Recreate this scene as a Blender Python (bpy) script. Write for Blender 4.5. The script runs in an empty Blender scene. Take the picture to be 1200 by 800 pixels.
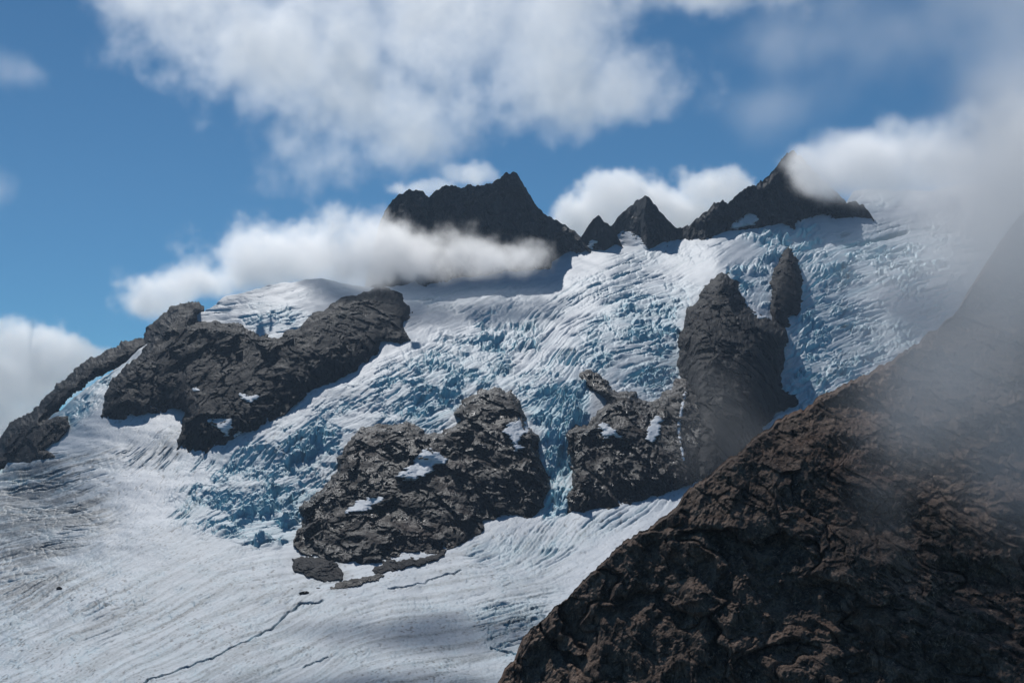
import bpy, math, random
import numpy as np
from mathutils import Vector

RNG = np.random.default_rng(7)
sc = bpy.context.scene
COL = sc.collection

# ------------------------------------------------------------------ camera
FPX = 600 / math.tan(math.radians(20.0))          # focal length in picture units
PITCH = math.atan(175 / FPX)
CP, SP = math.cos(PITCH), math.sin(PITCH)
cam = bpy.data.cameras.new('camera'); cam_o = bpy.data.objects.new('camera', cam); COL.objects.link(cam_o)
cam.sensor_fit = 'HORIZONTAL'; cam.angle = math.radians(40); cam.clip_start = 1; cam.clip_end = 60000
cam_o.location = (0, 0, 0); cam_o.rotation_euler = (math.radians(90) + PITCH, 0, 0)
sc.camera = cam_o

def P(px, py, D):
    """world point seen along a direction, at forward distance D metres"""
    px = np.asarray(px, float); py = np.asarray(py, float); D = np.asarray(D, float)
    xc = (px - 600) / FPX; yc = (400 - py) / FPX
    y = CP - yc * SP; z = SP + yc * CP
    return np.stack([D * xc / y, D + 0 * xc, D * z / y], -1)

# ------------------------------------------------------------------ noise
def _h(ix, iy, iz, s):
    with np.errstate(over='ignore'):
        h = ix.astype(np.uint32) * np.uint32(374761393) + iy.astype(np.uint32) * np.uint32(668265263) + iz.astype(np.uint32) * np.uint32(2147483647) + np.uint32((s * 974711 + 12345) & 0xffffffff)
        h = (h ^ (h >> np.uint32(13))) * np.uint32(1274126177)
        h = (h ^ (h >> np.uint32(16))) * np.uint32(2246822519)
    return h ^ (h >> np.uint32(15))
_G2 = np.array([(math.cos(a), math.sin(a)) for a in np.arange(16) * math.pi / 8], np.float32)
_g3 = RNG.normal(size=(64, 3)); _G3 = (_g3 / np.linalg.norm(_g3, axis=1)[:, None]).astype(np.float32)

def perlin2(x, y, s=0):
    x = np.asarray(x, np.float32); y = np.asarray(y, np.float32)
    fx = np.floor(x); fy = np.floor(y); ix = fx.astype(np.int64); iy = fy.astype(np.int64)
    x = x - fx; y = y - fy
    u = x * x * x * (x * (x * 6 - 15) + 10); v = y * y * y * (y * (y * 6 - 15) + 10)
    z = np.zeros_like(ix)
    def g(a, b):
        k = _G2[_h(ix + a, iy + b, z, s) & np.uint32(15)]
        return k[..., 0] * (x - a) + k[..., 1] * (y - b)
    n0 = g(0, 0) * (1 - u) + g(1, 0) * u; n1 = g(0, 1) * (1 - u) + g(1, 1) * u
    return (n0 * (1 - v) + n1 * v) * 1.5
def perlin3(p, s=0):
    p = np.asarray(p, np.float32)
    f = np.floor(p); i = f.astype(np.int64); p = p - f
    w = p * p * p * (p * (p * 6 - 15) + 10)
    r = 0
    for a in (0, 1):
        for b in (0, 1):
            for c in (0, 1):
                k = _G3[_h(i[..., 0] + a, i[..., 1] + b, i[..., 2] + c, s) & np.uint32(63)]
                d = k[..., 0] * (p[..., 0] - a) + k[..., 1] * (p[..., 1] - b) + k[..., 2] * (p[..., 2] - c)
                r = r + d * (w[..., 0] if a else 1 - w[..., 0]) * (w[..., 1] if b else 1 - w[..., 1]) * (w[..., 2] if c else 1 - w[..., 2])
    return r * 1.5
def fbm2(x, y, o=4, s=0, g=.5):
    r = 0; a = 1.
    for k in range(o):
        r = r + a * perlin2(x * 2.03 ** k + 17.3 * k, y * 2.03 ** k - 9.1 * k, s + k); a *= g
    return r
def fbm3(p, o=4, s=0, g=.5):
    r = 0; a = 1.
    for k in range(o):
        r = r + a * perlin3(p * 2.03 ** k + 13.7 * k, s + k); a *= g
    return r
def ridged3(p, o=5, s=0, g=.5):
    """sharp crested rock noise, about -1..1"""
    r = 0; a = 1.; w = 1.
    for k in range(o):
        n = 1 - np.abs(perlin3(p * 2.07 ** k + 5.7 * k, s + k)) * 1.6
        r = r + a * w * n; w = np.clip(n, 0.15, 1); a *= g
    return r - .9
def voro2(x, y, s=0):
    """F1, F2-F1, cell random a, cell random b, offset to the cell centre"""
    x = np.asarray(x, np.float32); y = np.asarray(y, np.float32)
    ix = np.floor(x).astype(np.int64); iy = np.floor(y).astype(np.int64); z = np.zeros_like(ix)
    f1 = np.full(x.shape, 9, np.float32); f2 = f1.copy(); ra = np.zeros_like(f1); rb = np.zeros_like(f1)
    for a in (-1, 0, 1):
        for b in (-1, 0, 1):
            h = _h(ix + a, iy + b, z, s)
            jx = (h & np.uint32(1023)).astype(np.float32) / 1023; jy = ((h >> np.uint32(10)) & np.uint32(1023)).astype(np.float32) / 1023
            r = ((h >> np.uint32(20)) & np.uint32(1023)).astype(np.float32) / 1023
            dx = ix + a + .1 + .8 * jx - x; dy = iy + b + .1 + .8 * jy - y
            d = np.sqrt(dx * dx + dy * dy)
            m = d < f1
            f2 = np.where(m, f1, np.minimum(f2, d)); ra = np.where(m, r, ra); rb = np.where(m, (jx * 7 + jy * 3) % 1, rb); f1 = np.where(m, d, f1)
    return f1, f2 - f1, ra, rb
def lenses(u, v, s=0, dens=.6):
    """separate long lens-shaped cracks, one at most per cell: depth 0..1 and the side of the crack one is on"""
    u = np.asarray(u, np.float32); v = np.asarray(v, np.float32)
    ix = np.floor(u).astype(np.int64); iy = np.floor(v).astype(np.int64); z = np.zeros_like(ix)
    out = np.zeros(u.shape, np.float32); lip = np.zeros_like(out)
    for a in (-1, 0, 1):
        for b in (-1, 0, 1):
            h = _h(ix + a, iy + b, z, s); h2 = _h(ix + a, iy + b, z + 3, s)
            f = lambda q, k: ((q >> np.uint32(k)) & np.uint32(1023)).astype(np.float32) / 1023
            dx = u - (ix + a + f(h, 0)); dy = v - (iy + b + f(h, 10)) - dx * (f(h2, 0) - .5) * .5 - dx * dx * (f(h2, 10) - .5) * .9
            L = .35 + .5 * f(h, 20); w = .10 + .16 * f(h2, 20)
            ok = f(h2, 5) < dens
            e = np.clip(1 - (dx / L) ** 2, 0, 1) ** .5
            k = np.where(ok, 1 - np.abs(dy) / np.maximum(w * e, 1e-3), 0) * (e > .05)
            out = np.maximum(out, np.clip(k, 0, 1))
            lip = lip + np.where(ok & (e > 0), e * np.exp(-np.abs(dy) / .35) * np.sign(dy), 0)
    return out, lip
def facets(u, v, s=0, tilt=1.):
    """broken block faces: every cell its own height and its own tilt, about -1..1"""
    u = np.asarray(u, np.float32); v = np.asarray(v, np.float32)
    ix = np.floor(u).astype(np.int64); iy = np.floor(v).astype(np.int64); z = np.zeros_like(ix)
    best = np.full(u.shape, 9, np.float32); out = np.zeros_like(best); f2 = best.copy()
    for a in (-1, 0, 1):
        for b in (-1, 0, 1):
            h = _h(ix + a, iy + b, z, s); h2 = _h(ix + a, iy + b, z + 7, s)
            f = lambda q, k: ((q >> np.uint32(k)) & np.uint32(1023)).astype(np.float32) / 1023
            dx = ix + a + f(h, 0) - u; dy = iy + b + f(h, 10) - v
            d = np.abs(dx) * .6 + np.sqrt(dx * dx + dy * dy) * .6 + np.abs(dy) * .2
            m = d < best
            f2 = np.where(m, best, np.minimum(f2, d))
            out = np.where(m, (f(h, 20) - .5) * 1.2 + tilt * ((f(h2, 0) - .5) * 2 * dx + (f(h2, 10) - .35) * 2 * dy), out); best = np.where(m, d, best)
    return out - .5 * (1 - sstep(0., .12, f2 - best))
def sstep(a, b, x):
    t = np.clip((x - a) / (b - a), 0, 1); return t * t * (3 - 2 * t)

# ------------------------------------------------------------------ smooth fields through scattered values
class TPS:
    def __init__(s, pts, smooth=1e-4):
        a = np.array(pts, float); s.c = a[:, :2] / 400; v = a[:, 2]; n = len(v)
        K = s.phi(np.linalg.norm(s.c[:, None] - s.c[None], axis=2)) + np.eye(n) * smooth
        Q = np.c_[np.ones(n), s.c]; A = np.block([[K, Q], [Q.T, np.zeros((3, 3))]])
        s.w = np.linalg.solve(A, np.r_[v, 0, 0, 0])
    @staticmethod
    def phi(r): return np.where(r > 0, r * r * np.log(np.maximum(r, 1e-9)), 0)
    def __call__(s, px, py):
        px = np.asarray(px, float) / 400; py = np.asarray(py, float) / 400
        r = s.w[-3] + s.w[-2] * px + s.w[-1] * py
        for k, (a, b) in enumerate(s.c):
            d2 = (px - a) ** 2 + (py - b) ** 2
            r = r + s.w[k] * .5 * np.where(d2 > 0, d2 * np.log(np.maximum(d2, 1e-12)), 0)
        return r

GD = [(-220,640,2150),(0,545,2300),(0,600,2000),(-220,720,1650),(0,680,1620),(0,800,1150),(200,540,2020),(100,470,2330),(165,405,2560),(230,370,2640),(340,330,2780),(250,420,2450),
      (400,345,2760),(300,500,2080),(340,640,1680),(300,720,1390),(400,690,1500),(480,660,1590),(480,420,2330),(480,325,3120),(400,520,2010),(600,400,2480),(640,322,3080),(560,330,3050),(650,590,1800),(650,450,2170),
      (720,292,3160),(800,283,3120),(700,380,2540),(800,570,1800),(800,440,2250),(840,305,2800),(900,275,3020),(985,247,3180),(1060,224,3330),(1000,400,2440),(930,480,2130),(1100,300,2830),(1200,222,3330),
      (1200,420,2250),(1050,520,1950),(1200,640,1500),(1200,800,1150),(600,800,1150),(800,700,1380),(600,700,1440),(560,610,1740),(300,800,1150),(1420,250,3200),(1420,500,2000),(1420,800,1150),(-220,800,1180)]
_gd = TPS([(a, b, math.log(c)) for a, b, c in GD], 3e-4)
def Dg(px, py):
    py = np.asarray(py, float)
    q = np.minimum(py, 860); d = np.exp(_gd(px, q))
    return d * np.where(py > 860, (860 - 520) / np.maximum(py - 520, 1), 1.0)   # flat ice towards the viewer

def poly_line(pts):
    a = np.array(pts, float); return lambda x: np.interp(x, a[:, 0], a[:, 1])
skyline = poly_line([(-260,650),(-80,590),(0,556),(30,515),(60,488),(100,457),(130,434),(165,412),(200,385),(230,371),(262,350),(300,337),(340,330),(375,328),(410,331),(440,336),(480,330),(560,322),(640,312),(668,294),
                     (720,286),(760,288),(800,281),(840,276),(870,268),(905,262),(940,257),(985,247),(993,232),(1000,222),(1015,219),(1040,222),(1085,224),(1110,220),(1140,217),(1200,222),(1300,232),(1430,255)])

def inside(poly, X, Y):
    p = np.array(poly, float); r = np.zeros(X.shape, bool); j = len(p) - 1
    for i in range(len(p)):
        xi, yi = p[i]; xj, yj = p[j]
        if yi != yj:
            r ^= ((yi > Y) != (yj > Y)) & (X < (xj - xi) * (Y - yi) / (yj - yi) + xi)
        j = i
    return r
def sdist(poly, X, Y):
    """signed distance to an outline, positive inside"""
    p = np.array(poly, float); d = np.full(X.shape, 1e9); n = len(p)
    for i in range(n):
        a = p[i]; b = p[(i + 1) % n]; ab = b - a; L = max(ab @ ab, 1e-9)
        t = np.clip(((X - a[0]) * ab[0] + (Y - a[1]) * ab[1]) / L, 0, 1)
        d = np.minimum(d, (X - a[0] - t * ab[0]) ** 2 + (Y - a[1] - t * ab[1]) ** 2)
    d = np.sqrt(d)
    return np.where(inside(poly, X, Y), d, -d)

# ------------------------------------------------------------------ meshes
def grid_mesh(name, V, mat, keep=None, attrs=None, smooth=True):
    """one connected sheet from an n x m array of points (keep: which quads stay)"""
    n, m = V.shape[:2]
    idx = np.arange(n * m).reshape(n, m)
    q = np.stack([idx[:-1, :-1], idx[1:, :-1], idx[1:, 1:], idx[:-1, 1:]], -1)
    q = q[keep] if keep is not None else q.reshape(-1, 4)
    used, inv = np.unique(q, return_inverse=True); q = inv.reshape(-1, 4)
    co = V.reshape(-1, 3)[used]
    me = bpy.data.meshes.new(name)
    me.vertices.add(len(co)); me.vertices.foreach_set('co', co.astype(np.float32).ravel())
    me.loops.add(q.size); me.loops.foreach_set('vertex_index', q.ravel().astype(np.int32))
    me.polygons.add(len(q)); me.polygons.foreach_set('loop_start', np.arange(0, q.size, 4, dtype=np.int32))
    me.update(calc_edges=True)
    me.polygons.foreach_set('use_smooth', np.full(len(q), smooth))
    for k, a in (attrs or {}).items():
        at = me.attributes.new(k, 'FLOAT', 'POINT'); at.data.foreach_set('value', a.reshape(-1)[used].astype(np.float32))
    me.materials.append(mat)
    o = bpy.data.objects.new(name, me); COL.objects.link(o)
    return o
def tag(o, label=None, cat=None, group=None, kind=None):
    if label: o['label'] = label
    if cat: o['category'] = cat
    if group: o['group'] = group
    if kind: o['kind'] = kind
    return o
def normals(V):
    a = np.gradient(V, axis=0); b = np.gradient(V, axis=1)
    n = np.cross(a, b); n /= np.maximum(np.linalg.norm(n, axis=-1, keepdims=True), 1e-9)
    return np.where(n[..., 2:3] < 0, -n, n)

# ------------------------------------------------------------------ materials
class NT:
    def __init__(s, tree): s.t = tree; tree.nodes.clear()
    def n(s, typ, props=None, **inp):
        nd = s.t.nodes.new(typ)
        for k, v in (props or {}).items(): setattr(nd, k, v)
        for k, v in inp.items(): s.set(nd, k, v)
        return nd
    def set(s, nd, k, v):
        sock = nd.inputs[int(k[1:])] if k[0] == 'i' and k[1:].isdigit() else nd.inputs[k.replace('_', ' ')]
        if isinstance(v, bpy.types.NodeSocket): s.t.links.new(v, sock)
        elif isinstance(v, bpy.types.Node): s.t.links.new(v.outputs[0], sock)
        else: sock.default_value = v
    def math(s, op, a, b=0., clamp=False):
        nd = s.n('ShaderNodeMath', {'operation': op, 'use_clamp': clamp}); s.set(nd, 'i0', a); s.set(nd, 'i1', b); return nd.outputs[0]
    def ramp(s, f, stops):
        nd = s.n('ShaderNodeValToRGB'); e = nd.color_ramp.elements
        while len(e) < len(stops): e.new(.5)
        for k, (p, c) in enumerate(stops): e[k].position = p; e[k].color = (c, c, c, 1) if not isinstance(c, tuple) else (*c, 1)
        s.set(nd, 'Fac', f); return nd.outputs[0]
    def mix(s, f, a, b, blend='MIX'):
        nd = s.n('ShaderNodeMix', {'data_type': 'RGBA', 'blend_type': blend})
        for i, v in ((0, f), (6, a), (7, b)):
            if isinstance(v, tuple) and len(v) == 3: v = (*v, 1)
            s.set(nd, f'i{i}', v)
        return nd.outputs[2]
    def noise(s, vec, scale, detail=6, rough=.55, dist=0., typ='FBM'):
        return s.n('ShaderNodeTexNoise', {'noise_type': typ}, Vector=vec, Scale=scale, Detail=detail, Roughness=rough, Distortion=dist).outputs[0]
    def mapping(s, vec, scale=(1, 1, 1), rot=(0, 0, 0)):
        return s.n('ShaderNodeMapping', None, Vector=vec, Scale=scale, Rotation=rot).outputs[0]

def new_mat(name):
    m = bpy.data.materials.new(name); m.use_nodes = True; return m, NT(m.node_tree)

def rock_mat(name, dark, light, warm, unit=1.0, wet=.5, vert=1.0, patch=.5):
    """bare fractured rock; unit = size in metres of the finest grain"""
    m, t = new_mat(name)
    g = t.n('ShaderNodeNewGeometry').outputs['Position']
    v = t.mapping(g, (1, 1, 1 / vert), (.25, .35, .2))
    big = t.noise(v, .012 / unit, 5, .6, .6); mid = t.noise(v, .07 / unit, 7, .62, .4); fine = t.noise(v, .45 / unit, 6, .65)
    c = t.mix(t.ramp(mid, [(.38, 0.), (.62, 1.)]), dark, light)
    c = t.mix(t.math('MULTIPLY', t.ramp(big, [(.50, 0.), (.66, 1.)]), patch), c, warm)
    c = t.mix(t.math('MULTIPLY', t.ramp(fine, [(.35, 1.), (.62, 0.)]), .55), c, tuple(x * .35 for x in dark))
    pale = t.noise(v, .16 / unit, 8, .7, 1.2)
    c = t.mix(t.math('MULTIPLY', t.ramp(pale, [(.57, 0.), (.66, 1.)]), .6), c, tuple(min(1, x * 2.1) for x in light))
    vo = t.n('ShaderNodeTexVoronoi', {'feature': 'DISTANCE_TO_EDGE'}, Vector=t.mapping(t.mix(.35, v, t.n('ShaderNodeTexNoise', None, Vector=v, Scale=.08 / unit).outputs[1], 'LINEAR_LIGHT'), (1, 1, .55)), Scale=.11 / unit).outputs[0]
    crack = t.ramp(vo, [(0., 0.), (.09, 1.)])
    hgt = t.math('ADD', t.math('MULTIPLY', mid, 1.6 * unit), t.math('ADD', t.math('MULTIPLY', fine, 2.2 * unit), t.math('MULTIPLY', crack, .7 * unit)))
    b = t.n('ShaderNodeBump', None, Strength=.9, Distance=1.0, Height=hgt)
    rough = t.ramp(t.noise(v, .05 / unit, 5, .6), [(.42, .75), (.62, max(.22, .75 - .62 * wet))])
    p = t.n('ShaderNodeBsdfPrincipled', None, Base_Color=c, Roughness=rough, Normal=b, Specular_IOR_Level=.03 + .10 * max(0, wet - .5))
    t.n('ShaderNodeOutputMaterial', None, Surface=p)
    return m

def ice_mat():
    m, t = new_mat('glacier_snow_and_ice')
    g = t.n('ShaderNodeNewGeometry').outputs['Position']
    ice = t.n('ShaderNodeAttribute', {'attribute_name': 'ice'}).outputs['Fac']
    dirt = t.n('ShaderNodeAttribute', {'attribute_name': 'dirt'}).outputs['Fac']
    n1 = t.noise(g, .03, 6, .6); n2 = t.noise(g, .35, 6, .65)
    snow = t.mix(t.ramp(n1, [(.35, 0.), (.7, 1.)]), (.585, .63, .685), (.48, .535, .60))
    blue = t.mix(t.ramp(n2, [(.35, 0.), (.65, 1.)]), (.19, .50, .63), (.42, .68, .77))
    f = t.math('ADD', ice, t.math('MULTIPLY', t.math('MULTIPLY', t.math('SUBTRACT', n2, .5), ice), 1.2), True)
    c = t.mix(f, snow, blue)
    d = t.math('ADD', dirt, t.math('MULTIPLY', t.math('MULTIPLY', t.math('SUBTRACT', n2, .5), dirt), 2.0), True)
    c = t.mix(d, c, (.04, .064, .09))
    hgt = t.math('ADD', t.math('MULTIPLY', n2, 1.1), t.math('MULTIPLY', n1, 2.0))
    b = t.n('ShaderNodeBump', None, Strength=.6, Distance=1.0, Height=hgt)
    p = t.n('ShaderNodeBsdfPrincipled', None, Base_Color=c, Roughness=.62, Normal=b, Specular_IOR_Level=.25)
    t.n('ShaderNodeOutputMaterial', None, Surface=p)
    return m
def snow_mat():
    m, t = new_mat('old_snow')
    g = t.n('ShaderNodeNewGeometry').outputs['Position']
    n = t.noise(g, .25, 6, .65)
    c = t.mix(t.ramp(n, [(.35, 0.), (.7, 1.)]), (.72, .75, .79), (.58, .62, .67))
    b = t.n('ShaderNodeBump', None, Strength=.5, Distance=1.0, Height=n)
    p = t.n('ShaderNodeBsdfPrincipled', None, Base_Color=c, Roughness=.7, Normal=b, Specular_IOR_Level=.2)
    t.n('ShaderNodeOutputMaterial', None, Surface=p)
    return m

M_ICE = ice_mat(); M_SNOW = snow_mat()
M_PEAK = rock_mat('peak_rock', (.014, .016, .019), (.036, .038, .043), (.029, .028, .028), 2.2, .3, 1.6)
M_OUT = rock_mat('outcrop_rock', (.008, .0072, .0072), (.036, .028, .025), (.072, .030, .018), 1.3, 1., 1.0)
M_PIN = rock_mat('pinnacle_rock', (.007, .0075, .0095), (.022, .0215, .024), (.030, .021, .018), 1.4, .3, 2.0)
M_RIDGE = rock_mat('hillside_rock', (.085, .062, .050), (.34, .235, .175), (.240, .125, .080), .42, .2, 1.5)
M_RUB = rock_mat('rubble', (.02, .02, .022), (.085, .08, .078), (.045, .038, .034), .7, .2, 1.0)

# ------------------------------------------------------------------ glacier
RX0, RY0, RS = -280, 150, 2
_gx, _gy = np.meshgrid(np.arange(RX0, 1480, RS), np.arange(RY0, 1000, RS))
def blur(a, r):
    r = max(1, int(r / RS))
    for ax in (0, 1):
        for _ in range(2):
            k = np.ones(2 * r + 1) / (2 * r + 1)
            pad = [(0, 0), (0, 0)]; pad[ax] = (r, r)
            b = np.pad(a, pad, 'edge'); c = np.cumsum(b, ax); c = np.concatenate([np.zeros_like(np.take(c, [0], ax)), c], ax)
            a = (np.take(c, range(2 * r + 1, c.shape[ax]), ax) - np.take(c, range(0, c.shape[ax] - 2 * r - 1), ax)) / (2 * r + 1)
    return a
def samp(a, px, py):
    x = np.clip((px - RX0) / RS, 0, a.shape[1] - 1.001); y = np.clip((py - RY0) / RS, 0, a.shape[0] - 1.001)
    i = x.astype(int); j = y.astype(int); u = x - i; v = y - j
    return (a[j, i] * (1 - u) + a[j, i + 1] * u) * (1 - v) + (a[j + 1, i] * (1 - u) + a[j + 1, i + 1] * u) * v
# outline, softness, seracs big, seracs small, long crevasses, bare ice, dirt
ZONES = [
 ([(200,592),(262,545),(345,490),(430,452),(480,418),(560,400),(600,420),(610,455),(570,455),(540,470),(500,508),(470,495),(420,503),(392,540),(378,575),(350,590),(300,600),(240,618),(205,605)], 14, .40,.75,1.0,.5,0),
 ([(205,590),(300,525),(330,515),(345,560),(280,590),(215,610)], 10, .1,.3,.9,.25,0),
 ([(335,520),(400,500),(395,545),(372,580),(340,570)], 8, .9,.5,0,.35,0),
 ([(450,455),(560,420),(620,430),(612,460),(575,452),(538,475),(500,508),(470,492)], 8, .15,.4,.6,.4,0),
 ([(555,372),(600,358),(628,372),(632,412),(600,420),(562,408)], 6, 1.0,.5,0,.35,0),
 ([(500,402),(550,395),(545,420),(495,420)], 8, .4,.4,.2,.2,0),
 ([(625,395),(700,365),(760,345),(825,335),(800,372),(795,440),(765,472),(740,455),(700,440),(680,430),(670,500),(620,490),(612,450)], 8, .25,.7,1.0,.5,0),
 ([(700,350),(800,330),(800,440),(765,470),(735,450),(740,390)], 8, .1,.2,.5,.3,0),
 ([(612,470),(690,440),(690,490),(663,505),(672,560),(668,600),(640,612),(640,560),(630,505)], 5, 1.3,1.0,.2,1.5,0),
 ([(580,392),(640,352),(700,315),(760,288),(800,283),(750,322),(690,345),(640,385)], 6, .05,.25,1.0,.2,.05),
 ([(690,345),(780,305),(860,275),(850,300),(780,330),(720,360)], 8, 0,.2,.8,.1,.05),
 ([(860,270),(905,263),(960,262),(960,285),(930,300),(905,312),(880,290)], 5, .7,.5,.2,.4,0),
 ([(850,318),(905,300),(905,365),(870,350)], 5, .5,.8,.1,.45,0),
 ([(935,300),(1000,290),(1130,280),(1120,360),(1080,400),(1000,450),(900,505),(918,450),(925,380)], 10, .28,.6,1.0,.42,0),
 ([(940,290),(1150,240),(1200,260),(1150,330),(1000,330)], 12, .05,.25,1.0,.12,.05),
 ([(990,232),(1020,225),(1060,232),(1010,250)], 5, .3,.4,.2,.3,0),
 ([(55,492),(100,452),(160,416),(155,432),(120,470),(85,500)], 5, .1,.4,.8,.6,0),
 ([(-40,560),(60,535),(180,520),(215,500),(205,535),(120,552),(0,600),(-60,620)], 8, 0,.15,1.0,.2,.6),
 ([(0,575),(60,570),(130,590),(135,610),(70,632),(-10,630)], 16, 0,.2,.9,.3,1.7),
 ([(-10,640),(60,640),(70,690),(-10,710)], 18, 0,.15,.4,.1,.8),
 ([(180,548),(300,515),(290,530),(205,560)], 6, 0,.2,.6,.3,.05),
 ([(280,375),(300,350),(380,372),(350,385),(325,394),(300,390)], 5, .2,.4,.5,.65,0),
 ([(232,365),(300,338),(420,335),(400,350),(300,350),(250,376)], 6, 0,.15,.5,.05,.08),
 ([(480,345),(640,330),(640,345),(560,375),(480,378)], 10, .05,.15,.45,.08,.08),
 ([(250,612),(320,592),(350,600),(345,625),(300,632),(250,628)], 5, .5,.4,.6,.45,0),
 ([(315,565),(378,572),(352,600),(325,612),(310,590)], 6, .8,.6,.1,.35,.05),
 ([(540,640),(620,625),(720,600),(790,578),(720,625),(640,655),(560,665)], 7, 0,.15,.8,.28,.05),
 ([(560,710),(650,690),(640,735),(560,745)], 12, .1,.2,.6,.15,.05),
 ([(570,720),(640,715),(620,770),(580,770)], 8, .25,.3,.6,.2,.12),
 ([(-200,640),(300,640),(420,690),(620,640),(680,660),(560,860),(-200,860)], 30, 0,.12,.09,.34,.42),
 ([(100,690),(250,700),(400,680),(420,690),(250,725),(100,760)], 10, 0,.1,.3,0,.10),
 ([(298,592),(345,560),(376,575),(354,605),(349,640),(300,636),(265,622)], 5, .75,.4,.9,.75,0),
 ([(580,445),(640,385),(690,362),(672,405),(625,432)], 7, -.3,-.6,0,-.5,0),
 ([(395,490),(450,462),(520,440),(510,455),(450,485),(410,500)], 6, -.3,-.6,-.1,-.4,0),
 ([(270,560),(330,520),(350,520),(300,565)], 6, -.2,-.4,0,-.3,0),
 ([(700,428),(740,405),(790,410),(760,425),(720,440)], 6, -.2,-.5,0,-.4,0),
 ([(340,575),(372,545),(392,545),(372,578)], 5, -.6,-.6,0,-.6,0),
 ([(955,345),(1010,330),(1060,335),(1000,360)], 8, -.3,-.5,0,-.4,0),
 ([(345,645),(400,655),(410,680),(350,672)], 6, 0,.1,0,0,.5),
 ([(500,655),(565,632),(560,645),(500,668)], 5, 0,0,0,0,.2),
]
F = [np.zeros(_gx.shape) for _ in range(5)]
for poly, soft, *val in ZONES:
    k = blur(inside(poly, _gx, _gy).astype(float), soft)
    for i in range(5): F[i] = F[i] + k * val[i]
ANG = [(50,560,5),(100,450,40),(230,580,44),(330,510,40),(450,470,28),(560,430,25),(600,390,55),(700,300,28),(700,360,25),(740,410,8),(785,390,2),(650,480,68),(648,580,85),(650,420,35),(870,290,15),(890,340,75),
       (1000,350,18),(950,440,28),(1050,260,5),(300,620,8),(150,700,24),(300,720,22),(100,780,30),(500,700,14),(660,635,14),(600,760,5),(330,360,12),(560,340,3),(560,500,30)]
_a = np.array(ANG, float); W = [np.exp(-((_gx - a) ** 2 + (_gy - b) ** 2) / (2 * 45 ** 2)) + 1e-9 for a, b, _ in ANG]
FANG = sum(w * c for w, c in zip(W, _a[:, 2])) / sum(W)

nc, nr = 1620, 760
cx = np.linspace(-240, 1420, nc)
sky = skyline(cx) + fbm2(cx / 30, cx * 0, 4, 3) * 2.0
t = np.linspace(0, 1, nr)[:, None]
PY = sky[None] + (880 - sky[None]) * t
PY = np.concatenate([PY, 880 + (np.linspace(.02, 1, 40)[:, None] ** 1.6) * 900 + 0 * cx[None]], 0)
PX = np.broadcast_to(cx, PY.shape)
DG = Dg(PX, PY)
DG = np.minimum.accumulate(DG, 0)                  # the ice always falls towards the viewer
V = P(PX, PY, DG)
f_big, f_small, f_line, f_ice, f_dirt = [samp(f, PX, PY) for f in F]
ang = samp(FANG, PX, PY)
wx = PX + 9 * perlin2(PX / 70, PY / 50, 41) + 2.2 * perlin2(PX / 12, PY / 9, 42)
wy = PY + 8 * perlin2(PX / 70, PY / 50, 43) + 2.0 * perlin2(PX / 12, PY / 9, 44)
lx = PX + 10 * perlin2(PX / 130, PY / 80, 45); ly = PY + 9 * perlin2(PX / 130, PY / 80, 46) + .8 * perlin2(PX / 10, PY / 6, 47)
BASES = [-4, 12, 26, 40, 62, 90]
Z_ = lambda: np.zeros(PY.shape)
big, small, line, streak, gap, thin, speck, lens, lip = Z_(), Z_(), Z_(), Z_(), Z_(), Z_(), Z_(), Z_(), Z_()
for k, a in enumerate(BASES):
    lo = BASES[k - 1] if k else -60; hi = BASES[k + 1] if k < 5 else 150
    w = np.clip(np.minimum((ang - lo) / (a - lo), (hi - ang) / (hi - a)), 0, 1)
    if k == 0: w = np.where(ang < a, 1, w)
    w = sstep(.25, .75, w)
    c, s = math.cos(math.radians(a)), math.sin(math.radians(a))
    U = wx * c - wy * s; Vv = wx * s + wy * c
    LU = lx * c - ly * s; LV = lx * s + ly * c
    f1, e, r, r2 = voro2(U / 24, Vv / 8, 50 + k)
    g = sstep(.02, .15, e); big += w * (g * (.2 + 1.2 * r) - .6 + (r2 - .5) * f1 * .6); gap += w * (1 - g) * .6
    f1, e, r, r2 = voro2(U / 10, Vv / 3.4, 60 + k)
    g = sstep(.02, .22, e); small += w * (g * (.3 + .9 * r) - .55); gap += w * (1 - g) * .5
    d1, l1 = lenses(LU / 62, LV / 8.5, 70 + k, .55); d2, l2 = lenses(LU / 30, LV / 4.6, 80 + k, .5)
    lens += w * np.maximum(d1, d2 * .8); lip += w * (l1 + .45 * l2)
    streak += w * fbm2(LU / 150, LV / 5.5, 3, 90 + k)
    thin += w * sstep(.20, .50, perlin2(LU / 170, LV / 2.8, 95 + k) + .4 * perlin2(LU / 50, LV / 1.6, 105 + k))
    speck += w * sstep(.30, .75, perlin2(LU / 5, LV / 1.5, 115 + k) + .5 * perlin2(LU / 14, LV / 5, 125 + k))
sc_ = np.clip(DG / 2300, .4, 1.4)
near = sstep(.3, .8, PY / 800)
broad = fbm2(PX / 120, PY / 45, 4, 5)
pitty = fbm2(PX / 3.2, PY / 1.7, 2, 6)
fb, fs, fl = np.clip(f_big, 0, 1.1), np.clip(f_small, 0, 1.1), np.clip(f_line, 0, 1.1)
mod = np.clip(.56 + 1.35 * fbm2(PX / 36, PY / 18, 4, 8), .04, 1.5)            # seracs come in patches with snow bridges between
lp = sstep(-.15, .35, fbm2(PX / 70, PY / 24, 3, 9))
up = broad * 4.0 * sc_ + sc_ * (fb * mod * big * 16 + fs * mod * small * 6.2 - fl * (.12 + lp) * lens * 10 + fl * (.08 + lp) * lip * 2.8 + (.10 + .30 * fl * (.3 + lp)) * streak * 3.0 - thin * (.06 + .7 * fl * (.3 + lp)) - speck * .55 * near)
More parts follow.
